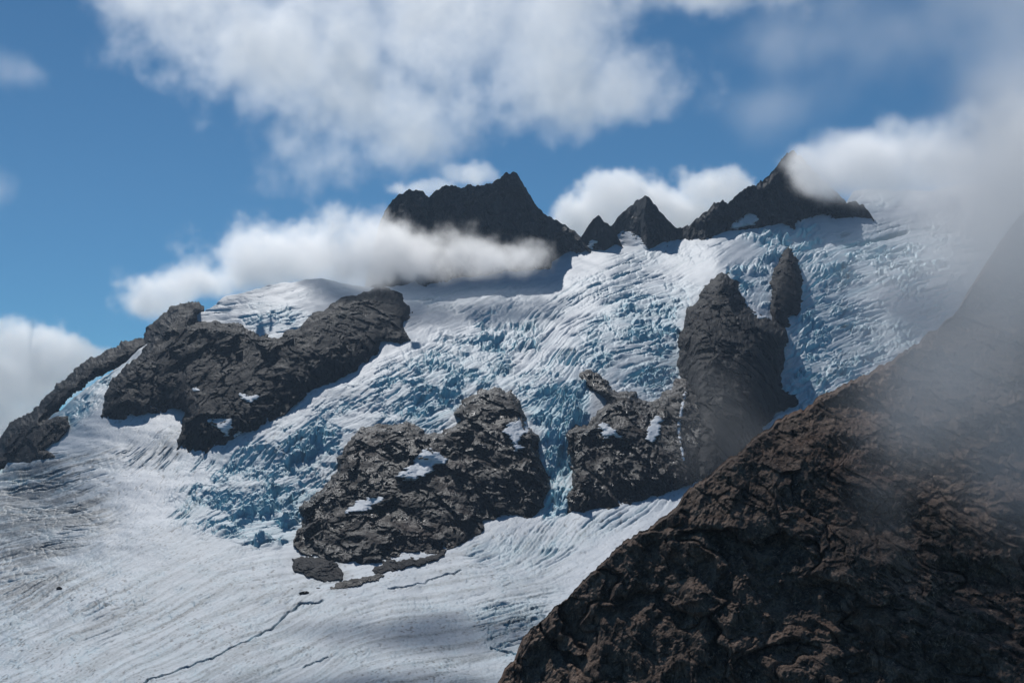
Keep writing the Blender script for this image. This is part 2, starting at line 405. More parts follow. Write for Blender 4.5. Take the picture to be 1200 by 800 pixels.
crack = [(150,812),(178,797),(205,785),(250,770),(275,757),(300,745),(322,733),(338,716),(352,709),(378,705)]
cr = np.full(PY.shape, 1e9)
def seg_dist(line_pts, X, Y):
    d = np.full(X.shape, 1e9)
    for (ax, ay), (bx, by) in zip(line_pts[:-1], line_pts[1:]):
        L = (bx - ax) ** 2 + (by - ay) ** 2; tt = np.clip(((X - ax) * (bx - ax) + (Y - ay) * (by - ay)) / L, 0, 1)
        d = np.minimum(d, np.hypot(X - ax - tt * (bx - ax), Y - ay - tt * (by - ay)))
    return d
jit = 2.2 * perlin2(PX / 9, PY / 9, 31)
crk = np.zeros(PY.shape)
for ln, wdt in ((crack, .6), ([(455,690),(490,683),(512,676),(540,669)], .55), ([(355,778),(385,770)], .4), ([(575,757),(600,765),(612,768)], .7)):
    crk = np.maximum(crk, (1 - sstep(wdt * .5, wdt * 1.3, seg_dist(ln, PX, PY + jit))) * sstep(-1.1, -.4, perlin2(PX / 14, PY / 14, 77)))
up -= crk * 4
dirn = np.array([0, -.25, .97])
V2 = V + up[..., None] * dirn
N = normals(V2)
steep = sstep(.80, .45, N[..., 2])
ice = np.clip(f_ice * (.45 + .7 * mod) * (.42 + .5 * gap) + steep * np.clip(f_ice * 1.2 + fb + fs * .8, 0, 1) * .85 + lens * fl * (.3 + lp) * .6 + thin * fl * .30 + f_ice * np.clip(streak * 1.4, 0, 1) * .4, 0, 1)
dirt = np.clip(f_dirt * (.35 + 1.1 * np.clip(streak + .25 * pitty + .3, 0, 1.2)) + np.clip(streak - .25, 0, 1) * .20 * (.25 + fl) + crk * .85 + thin * (.03 + .24 * fl + .05 * near) * np.clip(.6 + 1.3 * perlin2(PX / 60, PY / 25, 140), 0, 1.3) + speck * .62 * near * np.clip(.7 + broad, .1, 1.3) + lens * fl * .12, 0, .95)
# far side of the crest: the ice rolls over and drops away
back = []
for k in range(1, 16):
    b = V2[0].copy(); s = 12 * k ** 1.25
    b[:, 1] += s; b[:, 0] += s * b[:, 0] / b[:, 1]; b[:, 2] += s * .10 - s * s * .0022
    back.insert(0, b)
V3 = np.concatenate([np.array(back), V2], 0)
pad = lambda a: np.concatenate([np.repeat(a[:1], 15, 0), a], 0)
glacier = grid_mesh('glacier', V3, M_ICE, None, {'ice': pad(ice), 'dirt': pad(dirt)})
tag(glacier, 'white glacier with blue crevassed icefalls flowing down from the peaks', None, None, 'structure')

# wide ground under everything
R_ = np.linspace(0, 1, 30)[:, None] ** 2 * 4100 + 5; A_ = np.linspace(0, 2 * math.pi, 97)[None]
G = np.stack([R_ * np.cos(A_), R_ * np.sin(A_), -330 + 0 * A_ * R_ + 25 * fbm2(R_ * np.cos(A_) / 900, R_ * np.sin(A_) / 900, 3, 2)], -1)
tag(grid_mesh('ground', G, M_RUB), kind='structure')

# ------------------------------------------------------------------ rocks standing in the ice
SURF = {}
def outcrop(name, poly, mat, label, cat, step=.8, rise=.55, cap=95, edge=6., amp=1.0, wl=42, vert=1.0, jag=3., seed=0, group=None, base=None, thick=None, skirt=7, lift=0., ledge=.4):
    p = np.array(poly, float)
    xs = np.arange(p[:, 0].min() - 9, p[:, 0].max() + 9, step); ys = np.arange(p[:, 1].min() - 9, p[:, 1].max() + 9, step)
    X, Y = np.meshgrid(xs, ys)
    d = sdist(poly, X, Y) + (jag * fbm2(X / (jag * 5), Y / (jag * 5), 4, 200 + seed, .6) if thick is None else (3.4 if ledge else 1.3) * fbm2(X / 13, Y / 4.5, 4, 200 + seed, .6) - .3)
    B = Dg(X, Y) if base is None else base(X, Y)
    if thick is not None:
        for ax in (0, 1):
            for _ in range(2):
                kk = 5; pd = [(0, 0), (0, 0)]; pd[ax] = (kk, kk); bb = np.cumsum(np.pad(B, pd, 'edge'), ax); z0 = np.zeros_like(np.take(bb, [0], ax)); bb = np.concatenate([z0, bb], ax)
                B = (np.take(bb, range(2 * kk + 1, bb.shape[ax]), ax) - np.take(bb, range(0, bb.shape[ax] - 2 * kk - 1), ax)) / (2 * kk + 1)
        B = B - ledge * (Y - p[:, 1].min())
    if thick is None:
        h = np.zeros(X.shape); acc = np.zeros(len(xs)); rowd = -np.gradient(B, axis=0)
        for j in range(len(ys) - 1, -1, -1):
            acc = np.where(d[j] > 0, acc + np.maximum(rowd[j], 0) * rise, 0); h[j] = acc
        k = max(1, int(10 / step)); ker = np.ones(2 * k + 1) / (2 * k + 1)
        hb = h.copy()
        for _ in range(2):
            hb = np.apply_along_axis(lambda r: np.convolve(np.pad(r, k, 'edge'), ker, 'valid'), 1, hb)
        h = cap * (1 - np.exp(-(hb * .9 + h * .1 + lift) / cap))
        h = np.where(d > 0, np.minimum(h, edge * d + edge * .4 * d ** .5), 0)
    else:
        h = thick * (1 - np.exp(-np.maximum(d, 0) / 2.0))
    h = h + np.where(d < 0, 6.0 * d, 0) * (1 if thick is None else 1.5)
    D = B - h
    Q = P(X, Y, D)
    sp = np.array([1, .38, 1 / vert]) / wl
    if thick is None:
        Qw = Q + fbm3(Q / wl * .8, 3, 340 + seed)[..., None] * wl * .12
        ns = ridged3(Qw * sp, 6, 300 + seed, .56) * wl * .42 + fbm3(Q * sp * .4, 3, 330 + seed) * wl * .8 + ridged3(Qw * sp * 4.3, 4, 360 + seed, .6) * wl * .09
        fw = fbm3(Q / wl * .9, 4, 345 + seed) * .45
        hz = Q[..., 2] + .25 * Q[..., 1]
        fa = facets(Q[..., 0] / wl * .62 + fw + hz / wl * .25, hz / (wl * vert) * .55 - fw, 365 + seed, 1.3) * wl * .42
        fa = fa + facets(Q[..., 0] / wl * 1.7 + fw * 1.5 + hz / wl * .3, hz / (wl * vert) * 1.2 - fw, 370 + seed) * wl * .17
        fa = fa + facets(Q[..., 0] / wl * 5 + fw * 3, hz / (wl * vert) * 2.6 + fw * 3, 380 + seed) * wl * .045 * np.clip(.8 + 1.5 * perlin3(Q / wl * 1.3, 385 + seed), .1, 1.6)
        D = D - amp * (ns * .5 + fa * 1.1) * np.clip((d + 1) / 8, 0.05, 1)
    else:
        D = D - .6 * fbm2(X / 6, Y / 4, 3, seed) * thick * np.clip(d / 3, 0, 1)
    Q = P(X, Y, D)
    keep = (d > -skirt)
    keep = keep[:-1, :-1] & keep[1:, :-1] & keep[1:, 1:] & keep[:-1, 1:]
    o = grid_mesh(name, Q, mat, keep)
    SURF[label] = (xs, ys, D)
    tag(o, label, cat, group)
    return label
def on(label):
    if callable(SURF[label]): return SURF[label]
    xs, ys, D = SURF[label]
    def f(X, Y):
        x = np.clip((X - xs[0]) / (xs[1] - xs[0]), 0, len(xs) - 1.001); y = np.clip((Y - ys[0]) / (ys[1] - ys[0]), 0, len(ys) - 1.001)
        i = x.astype(int); j = y.astype(int); u = x - i; v = y - j
        return (D[j, i] * (1 - u) + D[j, i + 1] * u) * (1 - v) + (D[j + 1, i] * (1 - u) + D[j + 1, i + 1] * u) * v
    return f
GO = 'dark rocks standing out of the glacier'
oB = outcrop('rock_outcrop', [(118,487),(122,467),(133,443),(160,420),(173,400),(187,378),(200,367),(213,361),(233,362),(230,377),(253,377),(283,382),(300,392),(327,395),(350,383),(363,372),(400,350),(423,348),(440,339),(455,341),(467,345),(483,363),(475,380),(478,397),(467,402),(447,400),(440,415),(410,437),(360,463),(327,488),(300,502),(267,517),(230,536),(203,533),(207,517),(217,487),(213,477),(187,482),(150,492),(123,493)],
    M_PIN, 'broad dark rock wall below the snow dome, beside the upper glacier', 'rock outcrop', rise=.8, cap=150, edge=12, amp=.7, wl=50, vert=2.3, seed=1, group=GO)
oC = outcrop('rock_outcrop', [(344,632),(356,608),(350,593),(377,575),(395,551),(395,536),(410,515),(425,501),(464,497),(482,493),(497,506),(515,507),(530,500),(539,491),(533,485),(542,470),(566,455),(578,453),(590,459),(599,458),(612,477),(617,497),(632,509),(629,527),(638,545),(645,572),(638,590),(626,605),(587,605),(567,608),(567,620),(551,632),(518,647),(476,657),(440,660),(395,659),(365,651),(350,647)],
    M_OUT, 'broad hump of wet glinting rock ringed by blue ice below the icefall', 'rock outcrop', rise=.6, cap=110, edge=12, amp=.75, wl=36, seed=2, group=GO)
oD = outcrop('rock_outcrop', [(663,510),(676,500),(690,496),(700,480),(714,471),(706,463),(694,458),(681,438),(690,432),(700,436),(710,447),(718,456),(730,457),(744,458),(746,464),(762,472),(772,468),(776,458),(786,456),(792,444),(806,440),(835,470),(840,540),(820,560),(800,572),(780,576),(740,588),(700,599),(665,600),(662,586),(672,560),(671,545)],
    M_OUT, 'dark cliff under hanging blue ice, streaked by meltwater, beside the tall pinnacle', 'rock outcrop', rise=.8, cap=150, edge=12, amp=.85, wl=36, vert=2.8, seed=3, group=GO)
oE = outcrop('rock_pinnacle', [(812,566),(816,520),(812,478),(800,448),(794,428),(796,400),(804,366),(820,348),(826,334),(840,324),(846,320),(854,320),(862,332),(870,346),(872,356),(880,362),(892,370),(906,374),(920,384),(922,396),(921,410),(917,427),(915,457),(933,463),(933,472),(913,482),(893,505),(880,540),(840,570),(806,575)],
    M_PIN, 'tall pointed dark pinnacle rising out of the icefall below the highest ice', 'rock pinnacle', rise=.86, cap=230, edge=12, amp=.7, wl=42, vert=2.4, seed=4, group=GO)
oF = outcrop('rock_pinnacle', [(902,362),(903,344),(902,332),(906,324),(908,316),(914,308),(916,294),(923,289),(928,292),(934,304),(939,318),(940,332),(937,366),(926,371),(926,388),(916,390),(905,380)],
    M_PIN, 'narrow slanting rock tower above the shoulder of the tall pinnacle', 'rock pinnacle', rise=.85, cap=90, edge=9, amp=.7, wl=24, vert=1.8, seed=5, group=GO)
oA = outcrop('rock_ridge', [(-120,600),(-60,560),(0,530),(7,513),(20,497),(43,487),(57,467),(83,447),(103,428),(127,418),(147,407),(168,404),(157,414),(127,428),(100,443),(77,463),(57,480),(48,492),(62,490),(80,487),(82,500),(67,517),(50,527),(63,535),(33,542),(0,543),(-60,590)],
    M_PIN, 'low dark rock ridge running down the far edge of the snow slope', 'rock ridge', rise=.7, cap=60, edge=9, amp=.6, wl=30, vert=1.3, seed=7, group=GO, lift=5)
for k, (poly, lab) in enumerate([
    ([(343,655),(365,652),(395,658),(402,668),(400,680),(380,681),(360,674),(345,668)], 'low grey rubble heap at the foot of the wet rock hump'),
    ([(383,690),(400,681),(425,676),(445,671),(455,674),(440,681),(410,687),(388,693)], 'thin dark band of moraine stones on the flat ice below the rock hump'),
    ([(432,668),(447,660),(470,657),(500,652),(522,645),(520,652),(490,662),(460,670),(440,672)], 'scree apron along the lower edge of the wet rock hump'),
    ([(448,658),(462,655),(468,662),(458,670),(446,668)], 'dark block beside the scree apron under the rock hump')]):
    outcrop('rubble_heap' if k < 3 else 'rock_block', poly, M_RUB if k != 1 else M_OUT, lab, 'rubble' if k < 3 else 'rock', step=.6, rise=.4, cap=14, edge=4, amp=.9, wl=8, jag=2.0, seed=20 + k, lift=5, skirt=4)

# snow lying on the rocks
GS = 'patches of old snow on the dark rocks'
for k, (host, poly, lab) in enumerate([
    (oC, [(406,599),(418,587),(432,584),(445,581),(452,580),(450,586),(438,593),(425,600),(412,601)], 'white snow tongue halfway up the wet rock hump'),
    (oC, [(590,506),(600,492),(609,488),(617,495),(619,508),(610,512),(607,520),(611,524),(606,525),(599,514)], 'snow patch with a thin tail near the top of the wet rock hump'),
    (oC, [(484,545),(494,528),(500,524),(515,529),(525,540),(510,546),(496,556),(480,562),(466,557)], 'thin streaky snow smear in the middle of the wet rock hump'),
    (oB, [(281,461),(292,463),(305,459),(302,466),(294,473),(285,468)], 'small triangular snow patch in a niche of the broad rock wall'),
    (oB, [(242,491),(258,490),(270,489),(272,500),(266,508),(252,501)], 'snow patch low on the broad rock wall beside the glacier'),
    (oB, [(226,456),(230,453),(232,457),(228,459)], 'tiny white snow spot in the middle of the broad rock wall'),
    (oB, [(273,510),(280,506),(282,511),(275,514)], 'small snow scrap at the bottom edge of the broad rock wall'),
    (oE, [(873,352),(880,351),(890,357),(902,364),(905,372),(898,370),(890,362),(884,358),(893,371),(889,372),(880,362)], 'forked snow strip in the notch between the two pinnacles'),
    (oD, [(697,494),(706,493),(716,500),(724,506),(728,513),(716,511),(708,514),(704,503)], 'crumbling snow patch on the cliff beside the ice tongue'),
    (oD, [(760,500),(766,489),(772,487),(776,492),(772,508),(764,518),(757,516)], 'bright wet snow ribs on the cliff below the hanging ice')]):
    outcrop('snow_patch', poly, M_SNOW, lab, 'snow patch', step=.5, jag=2.4, seed=40 + k, group=GS, base=on(host), thick=3., skirt=3)
for k, (host, poly, lab) in enumerate([
    (oD, [(803,452),(806,453),(803,470),(799,488),(797,505),(800,520),(803,540),(800,540),(796,520),(793,505),(795,488),(799,470)], 'thin white meltwater fall down the rock between cliff and pinnacle'),]):
    outcrop('waterfall', poly, M_SNOW, lab, 'waterfall', step=.5, jag=.9, seed=60 + k, base=on(host), thick=4., skirt=3, ledge=0.)

# ------------------------------------------------------------------ peaks on the skyline
def peak(name, crest, basey, mat, label, cat, amp=1.0, wl=60, seed=0, dback=1.3, group=None, step=.8, jag=1.5, kf=1.1, off=0, dmin=0):
    c = np.array(crest, float)
    xs = np.arange(c[0, 0], c[-1, 0] + step, step)
    top = np.interp(xs, c[:, 0], c[:, 1]) + jag * fbm2(xs / 7, xs * 0 + seed, 4, 400 + seed, .6) * 1.3
    b = np.array(basey, float); base = np.interp(xs, b[:, 0], b[:, 1])
    base = np.maximum(base, top + 1)
    D0 = np.maximum(Dg(xs, base), dmin) + off
    n = int((base - top).max() / step) + 2
    t = np.linspace(0, 1, n)[:, None]
    PYf = (base + 22)[None] * (1 - t) + top[None] * t
    D = D0[None] + (base[None] - PYf) * kf
    X = np.broadcast_to(xs, PYf.shape)
    Q = P(X, PYf, D)
    sp = np.array([1, .5, 1 / 1.7]) / wl
    fade = np.clip((1 - t) * n * step / 10, .25, 1)
    ns = ridged3(Q * sp, 6, 420 + seed, .55) * wl * .5 + fbm3(Q * sp * .35, 3, 450 + seed) * wl * .9
    fw = fbm3(Q / wl * 1.1, 3, 345 + seed) * .5
    ns = ns * .7 + facets(Q[..., 0] / wl * 1.6 + fw + Q[..., 2] / wl * .3, Q[..., 2] / wl - fw, 470 + seed) * wl * .3 + facets(Q[..., 0] / wl * 4.5 + fw * 2, Q[..., 2] / wl * 2.8, 480 + seed) * wl * .11
    D = D - amp * ns * fade
    Q = P(X, PYf, D)
    back = []
    for k in range(1, 26):
        s = (k / 25) ** 1.2 * ((base - top).max() + 40) * 2.2
        q = Q[-1].copy(); q[:, 1] += s / 1.2 + k * .5; q[:, 2] -= s * dback * .9; q[:, 0] += 6 * perlin2(xs / 12, xs * 0 + k * .35, 470 + seed) * min(1, k / 6)
        back.append(q)
    o = grid_mesh(name, np.concatenate([Q, np.array(back)], 0), mat)
    def surf(X_, Y_, D=D, xs=xs, base=base, top=top):
        x = np.clip((X_ - xs[0]) / step, 0, len(xs) - 1.001); i = x.astype(int)
        y = np.clip((base[i] + 22 - Y_) / (base[i] + 22 - top[i]), 0, 1) * (n - 1.001); j = y.astype(int); v = y - j
        return D[j, i] * (1 - v) + D[np.minimum(j + 1, n - 1), i] * v
    SURF[label] = surf
    return tag(o, label, cat, group)
GP = 'dark rock peaks along the skyline'
peak('mountain_peak', [(425,346),(434,306),(444,264),(451,247),(459,236),(467,228),(478,223),(495,223),(499,228),(504,231),(509,225),(515,220),(528,217),(535,217),(540,221),(548,217),(570,217),(578,213),(585,209),(593,203),(602,201),(606,204),(610,210),(615,218),(620,227),(630,243),(637,250),(647,255),(660,263),(670,268),(678,275),(684,283),(694,296)],
    [(395,346),(445,344),(480,336),(520,328),(600,322),(630,315),(646,312),(652,297),(667,293),(690,293)], M_PEAK, 'long jagged dark massif with a flat crest and one rounded summit', 'mountain peak', dmin=3060, seed=1, group=GP, wl=65)
peak('mountain_peak', [(672,290),(682,277),(690,263),(697,255),(702,252),(708,260),(713,262),(722,272),(730,290)], [(670,292),(690,292),(708,293),(722,285),(730,290)], M_PEAK, 'smallest dark fang between the massif and the pyramid peak', 'mountain peak', amp=.5, wl=30, seed=2, group=GP, kf=1.0)
peak('mountain_peak', [(708,276),(718,263),(725,253),(737,243),(747,235),(755,229),(762,233),(770,243),(783,258),(793,268),(804,280),(812,290)], [(706,268),(718,266),(735,272),(747,278),(757,295),(775,290),(800,282),(815,285)], M_PEAK, 'small dark pyramid peak with steep even sides', 'mountain peak', amp=1.0, wl=40, seed=3, group=GP, kf=1.2, off=8)
peak('mountain_peak', [(780,290),(790,272),(800,266),(813,260),(833,242),(840,237),(847,234),(852,240),(860,231),(867,225),(880,218),(893,212),(907,200),(917,185),(923,180),(928,176),(936,181),(945,190),(958,204),(970,215),(982,226),(990,236),(1000,252)],
    [(780,286),(800,277),(820,280),(845,272),(867,266),(900,262),(933,258),(973,255),(1000,252)], M_PEAK, 'high dark peak with a stepped ridge and its summit wrapped in cloud', 'mountain peak', seed=4, group=GP, wl=55, jag=2.2, amp=1.2)
peak('rock_hump', [(974,254),(982,243),(990,239),(1000,235),(1006,238),(1013,242),(1019,249),(1024,256)], [(970,254),(1000,252),(1024,254)], M_PEAK, 'low dark rock knob on the snow crest beside the clouded peak', 'rock', amp=.4, wl=22, seed=5, kf=.8, off=-15)

for k, (host, poly, lab) in enumerate([
    ('small dark pyramid peak with steep even sides', [(718,294),(722,280),(726,271),(733,269),(740,273),(750,280),(756,288),(752,295)], 'snow gully between the small fang and the pyramid peak'),
    ('smallest dark fang between the massif and the pyramid peak', [(685,290),(690,284),(696,281),(699,283),(694,290)], 'small snow scrap at the foot of the smallest fang'),
    ('high dark peak with a stepped ridge and its summit wrapped in cloud', [(855,268),(866,257),(876,251),(884,250),(892,257),(884,261),(872,266)], 'white snow wedge leaning against the base of the clouded peak')]):
    outcrop('snow_patch', poly, M_SNOW, lab, 'snow patch', step=.5, jag=1.2, seed=50 + k, group=GS, base=on(host), thick=6., skirt=3, ledge=.8)

# ------------------------------------------------------------------ the near hillside
RD = TPS([(a, b, math.log(c)) for a, b, c in [(400,1000,470),(480,920,490),(590,790,530),(640,720,535),(700,660,545),(790,595,565),(893,505,600),(1000,446,640),(1100,385,690),(1150,280,780),(1200,240,820),(1420,200,860),
      (800,800,470),(1000,800,445),(1200,800,425),(1200,500,590),(1000,600,535),(1100,700,480),(800,1050,400),(1100,1050,370),(1420,1050,350),(1420,500,590),(1420,800,420),(900,650,525)]], 1e-3)
crest = poly_line([(380,1010),(480,920),(540,850),(583,800),(592,782),(605,770),(612,747),(640,720),(675,690),(690,675),(700,662),(730,635),(760,618),(790,595),(808,575),(830,555),(870,527),(893,505),(910,492),(940,478),(960,465),(990,450),(1015,437),(1030,428),(1060,412),(1080,398),(1100,385),(1118,368),(1138,342),(1155,312),(1170,285),(1185,264),(1200,247),(1260,215),(1420,190)])
xs = np.arange(390, 1421, .85)
top = crest(xs) + 4.2 * fbm2(xs / 24, xs * 0, 6, 500, .62) + 3. * perlin2(xs / 75, xs * 0, 505)
nR = 860; t = np.linspace(0, 1, nR)[:, None]
PYr = 1080 * (1 - t) + top[None] * t
Xr = np.broadcast_to(xs, PYr.shape)
D = np.exp(RD(Xr, PYr))
dedge = PYr - top[None]
                                   # the shoulder rounds off towards the crest
Q = P(Xr, PYr, D)
s1 = np.array([1, .4, .62])
Qw = Q + fbm3(Q * s1 / 45, 3, 505)[..., None] * 4
rg = fbm3(Q * s1 / 150, 3, 510) * 34 + ridged3(Qw * s1 / 75, 4, 520, .5) * 11 + ridged3(Qw * np.array([1, .4, .30]) / 34, 5, 525, .55) * 4.5 + ridged3(Qw * s1 / 17, 6, 530, .62) * 3.6 + fbm3(Q * np.array([1, .5, .9]) / 5, 4, 535, .65) * 1.1
fw = fbm3(Q / 30, 3, 550) * .6
for wl_, am_, k_ in ((34, 5.5, 1), (13, 2.6, 2), (5, 1.3, 3), (2, .5, 4)):
    rg = rg + facets(Q[..., 0] / wl_ + fw * k_ * .6 + Q[..., 2] / wl_ * .25, (Q[..., 2] + .3 * Q[..., 1]) / wl_ * .7 - fw * k_ * .6, 570 + k_) * am_ * np.clip(.7 + 1.2 * perlin3(Q / (60 / k_) + k_, 580 + k_), .15, 1.4)
D = D - rg * np.clip(dedge / 4, .5, 1)
Q = P(Xr, PYr, D)
back = []
for k in range(1, 30):
    s = (k / 29) ** 1.3 * 420
    q = Q[-1].copy(); q[:, 1] += s * .9 + k * .4; q[:, 0] -= s * .25; q[:, 2] -= s * .75; q[:, 2] += 5 * fbm2(xs / 20, xs * 0 + k * .3, 3, 560) * min(1, k / 5)
    back.append(q)
hill = grid_mesh('hillside', np.concatenate([Q, np.array(back)], 0), M_RIDGE)
tag(hill, 'brown rocky hillside sloping up into drifting mist', None, None, 'structure')

# ------------------------------------------------------------------ loose boulders on the ice
import bmesh
def boulder(px, py, r_px, label, flat=.6, seed=0):
    D = float(Dg(px, py)); c = P(px, py, D); r = r_px * D / FPX
    bm = bmesh.new(); bmesh.ops.create_icosphere(bm, subdivisions=4, radius=1)
    co = np.array([v.co[:] for v in bm.verts])
    s = 1 + .35 * fbm3(co * 1.1 + seed * 3.1, 3, 600 + seed) + .12 * ridged3(co * 2.2 + seed, 3, 620)
    for v, k in zip(bm.verts, s):
        v.co = Vector((v.co.x * k * r * 1.15, v.co.y * k * r, v.co.z * k * r * flat))
    me = bpy.data.meshes.new('boulder'); bm.to_mesh(me); bm.free(); me.materials.append(M_OUT)
    o = bpy.data.objects.new('boulder', me); COL.objects.link(o); o.location = (c[0], c[1], c[2] + r * flat * .35 + 1.0)
    tag(o, label, 'boulder', 'boulders lying on the lower glacier')
boulder(357, 697, 5.5, 'largest dark boulder on the ice, below the grey rubble heap', .45, 1)
boulder(342, 692, 1.8, 'small dark stone just uphill of the largest boulder', .8, 2)
boulder(373, 691, 1.8, 'small stone between the largest boulder and the moraine band', .7, 3)
boulder(69, 691, 2.6, 'lone dark boulder far out on the open lower glacier', .8, 4)

# ------------------------------------------------------------------ clouds
SUN_EL, SUN_AZ = math.radians(42), math.radians(-15)               # azimuth from the viewing direction, to the left
sd = Vector((math.sin(SUN_AZ) * math.cos(SUN_EL), math.cos(SUN_AZ) * math.cos(SUN_EL), math.sin(SUN_EL)))
def cloud(name, blobs, label, dens=.02, vox=12., nscale=120., namp=1.3, det=8, thr=.0, soft=.5, group=None, kind=None, seed=0., aniso=.55, cat='cloud', rough=.6, color=(.997, .998, 1.)):
    """blobs: (px, py, D, half width, half height in picture units, half depth in metres); a voxel cloud eroded by noise"""
    E = []
    for px, py, D, a, b, dd in blobs:
        c = P(px, py, D); k = D / FPX; E.append((c, (a * k, dd, b * k)))
    mg = nscale * (.35 + .25 * namp); lo = np.min([c - np.array(r) - mg for c, r in E], 0); hi = np.max([c + np.array(r) + mg for c, r in E], 0)
    org = (lo + hi) / 2; lo -= org; hi -= org
    vol = bpy.data.volumes.new(name); o = bpy.data.objects.new(name, vol); COL.objects.link(o); o.location = org
    m, t = new_mat(name + '_vapour')
    pv = t.n('ShaderNodeVolumePrincipled', None, Density=dens, Anisotropy=aniso, Color=(*color, 1)); pv.inputs['Density Attribute'].default_value = 'density'
    t.n('ShaderNodeOutputMaterial', None, Volume=pv)
    ng = bpy.data.node_groups.new(name, 'GeometryNodeTree'); ng.interface.new_socket('Geometry', in_out='INPUT', socket_type='NodeSocketGeometry'); ng.interface.new_socket('Geometry', in_out='OUTPUT', socket_type='NodeSocketGeometry')
    t = NT(ng)
    pos = t.n('GeometryNodeInputPosition').outputs[0]
    warp = t.n('ShaderNodeTexNoise', None, Vector=t.n('ShaderNodeVectorMath', {'operation': 'ADD'}, i0=pos, i1=(seed * 991., seed * 373., 0)).outputs[0], Scale=.35 / nscale, Detail=2.)
    wv = t.n('ShaderNodeVectorMath', {'operation': 'SCALE'}, i0=t.n('ShaderNodeVectorMath', {'operation': 'SUBTRACT'}, i0=warp.outputs[1], i1=(.5, .5, .5)).outputs[0]); wv.inputs['Scale'].default_value = nscale * .9
    wp = t.n('ShaderNodeVectorMath', {'operation': 'ADD'}, i0=pos, i1=wv.outputs[0]).outputs[0]
    acc = None
    for c, r in E:
        q = t.n('ShaderNodeVectorMath', {'operation': 'SUBTRACT'}, i0=wp, i1=tuple(c - org)).outputs[0]
        q = t.n('ShaderNodeVectorMath', {'operation': 'DIVIDE'}, i0=q, i1=tuple(r)).outputs[0]
        f = t.math('SUBTRACT', 1., t.n('ShaderNodeVectorMath', {'operation': 'LENGTH'}, i0=q).outputs['Value'])
        if acc is None: acc = f
        else:
            nd = t.n('ShaderNodeMath', {'operation': 'SMOOTH_MAX'}); t.set(nd, 'i0', acc); t.set(nd, 'i1', f); nd.inputs[2].default_value = .25; acc = nd.outputs[0]
    nz = t.n('ShaderNodeTexNoise', None, Vector=t.n('ShaderNodeVectorMath', {'operation': 'ADD'}, i0=pos, i1=(seed * 517., seed * 211., seed * 97.)).outputs[0], Scale=1. / nscale, Detail=float(det), Roughness=rough).outputs[0]
    f = t.math('ADD', acc, t.math('MULTIPLY', t.math('SUBTRACT', nz, .5), namp * 2))
    mr = t.n('ShaderNodeMapRange', {'interpolation_type': 'SMOOTHSTEP'}, i0=f, i1=thr, i2=thr + soft, i3=0., i4=1.)
    res = [max(8, min(420, int((hi[k] - lo[k]) / vox))) for k in range(3)]
    vc = t.n('GeometryNodeVolumeCube', None, Density=mr.outputs[0], Background=0., Min=tuple(lo), Max=tuple(hi), Resolution_X=res[0], Resolution_Y=res[1], Resolution_Z=res[2])
    sm = t.n('GeometryNodeSetMaterial', None, Geometry=vc.outputs[0], Material=m)
    t.n('NodeGroupOutput', None, i0=sm.outputs[0])
    md = o.modifiers.new('vapour', 'NODES'); md.node_group = ng
    tag(o, label, cat, group, kind)
    return o
GC = 'clouds around the peaks'
cloud('cloud', [(232,330,2950,85,28,110),(340,305,2950,120,50,150),(435,300,2930,125,46,150),(555,302,2900,85,28,120),(475,306,2880,70,42,100),(420,312,2860,70,46,120),(604,301,2880,48,24,90),(185,348,2980,50,24,80)],
      'long low cloud bank lying across the foot of the long massif', dens=.017, vox=4.5, nscale=95, rough=.7, namp=1.7, soft=.75, seed=1, group=GC)
cloud('cloud', [(230,0,6500,140,110,170),(330,80,6500,140,110,170),(430,125,6400,140,100,170),(480,20,6500,220,130,200),(620,40,6500,190,115,180),(690,100,6400,130,75,150),(820,-20,6600,200,60,220)],
      'huge bright cumulus filling the upper sky', dens=.0045, vox=14, nscale=420, seed=2, group=GC, rough=.7, soft=.8, namp=1.5)
cloud('cloud', [(10,445,4600,80,74,150),(60,432,4600,72,56,130),(-30,510,4600,120,70,160),(95,418,4600,48,30,90)],
      'white cumulus rising behind the low rock ridge', dens=.014, vox=7, nscale=130, soft=.28, seed=3, group=GC, namp=.9, rough=.68)
cloud('cloud', [(720,225,4600,52,36,130),(700,250,4600,60,34,130),(775,245,4600,65,30,130),(840,220,4600,50,32,120),(800,258,4600,75,24,130)],
      'puffy white cloud behind the small pyramid peak', dens=.014, vox=6.5, nscale=120, soft=.35, seed=4, group=GC, rough=.68, namp=1.1)
cloud('cloud', [(-5,225,5600,32,36,120),(20,85,5600,50,34,120)], 'thin torn wisps at the edge of the open blue sky', dens=.0013, vox=14, nscale=150, seed=15, group=GC, soft=.8, rough=.7)
cloud('cloud', [(550,207,4500,34,15,80),(500,222,4500,50,11,70)], 'small white puff peeping over the long massif', dens=.010, vox=8, nscale=80, seed=5, group=GC)
cloud('cloud', [(1000,185,2850,80,46,140),(1090,185,2850,110,62,160),(1210,185,2850,130,85,200),(955,200,2900,55,36,100),(940,186,2900,30,22,80),(985,212,2850,55,34,130),(1020,215,2850,60,36,130)],
      'pale cloud wrapping the summit and shoulder of the clouded peak', dens=.018, vox=7, nscale=150, seed=6, group=GC, soft=.85, rough=.68)
cloud('cloud', [(1050,60,6500,230,100,300),(1180,40,6500,180,110,300),(930,110,6500,120,50,200)], 'faint veil of thin cloud high above the clouded peak', dens=.0014, vox=30, nscale=600, seed=7, group=GC, soft=1.0)
cloud('mist', [(1205,330,520,165,230,85),(1130,420,490,130,170,60),(1230,200,620,170,150,110),(1215,520,450,90,130,45)], 'grey mist drifting across the upper hillside', dens=.019, vox=4, nscale=75, seed=8, kind='stuff', soft=1.3, namp=.9, thr=-.1, cat='mist', rough=.62)
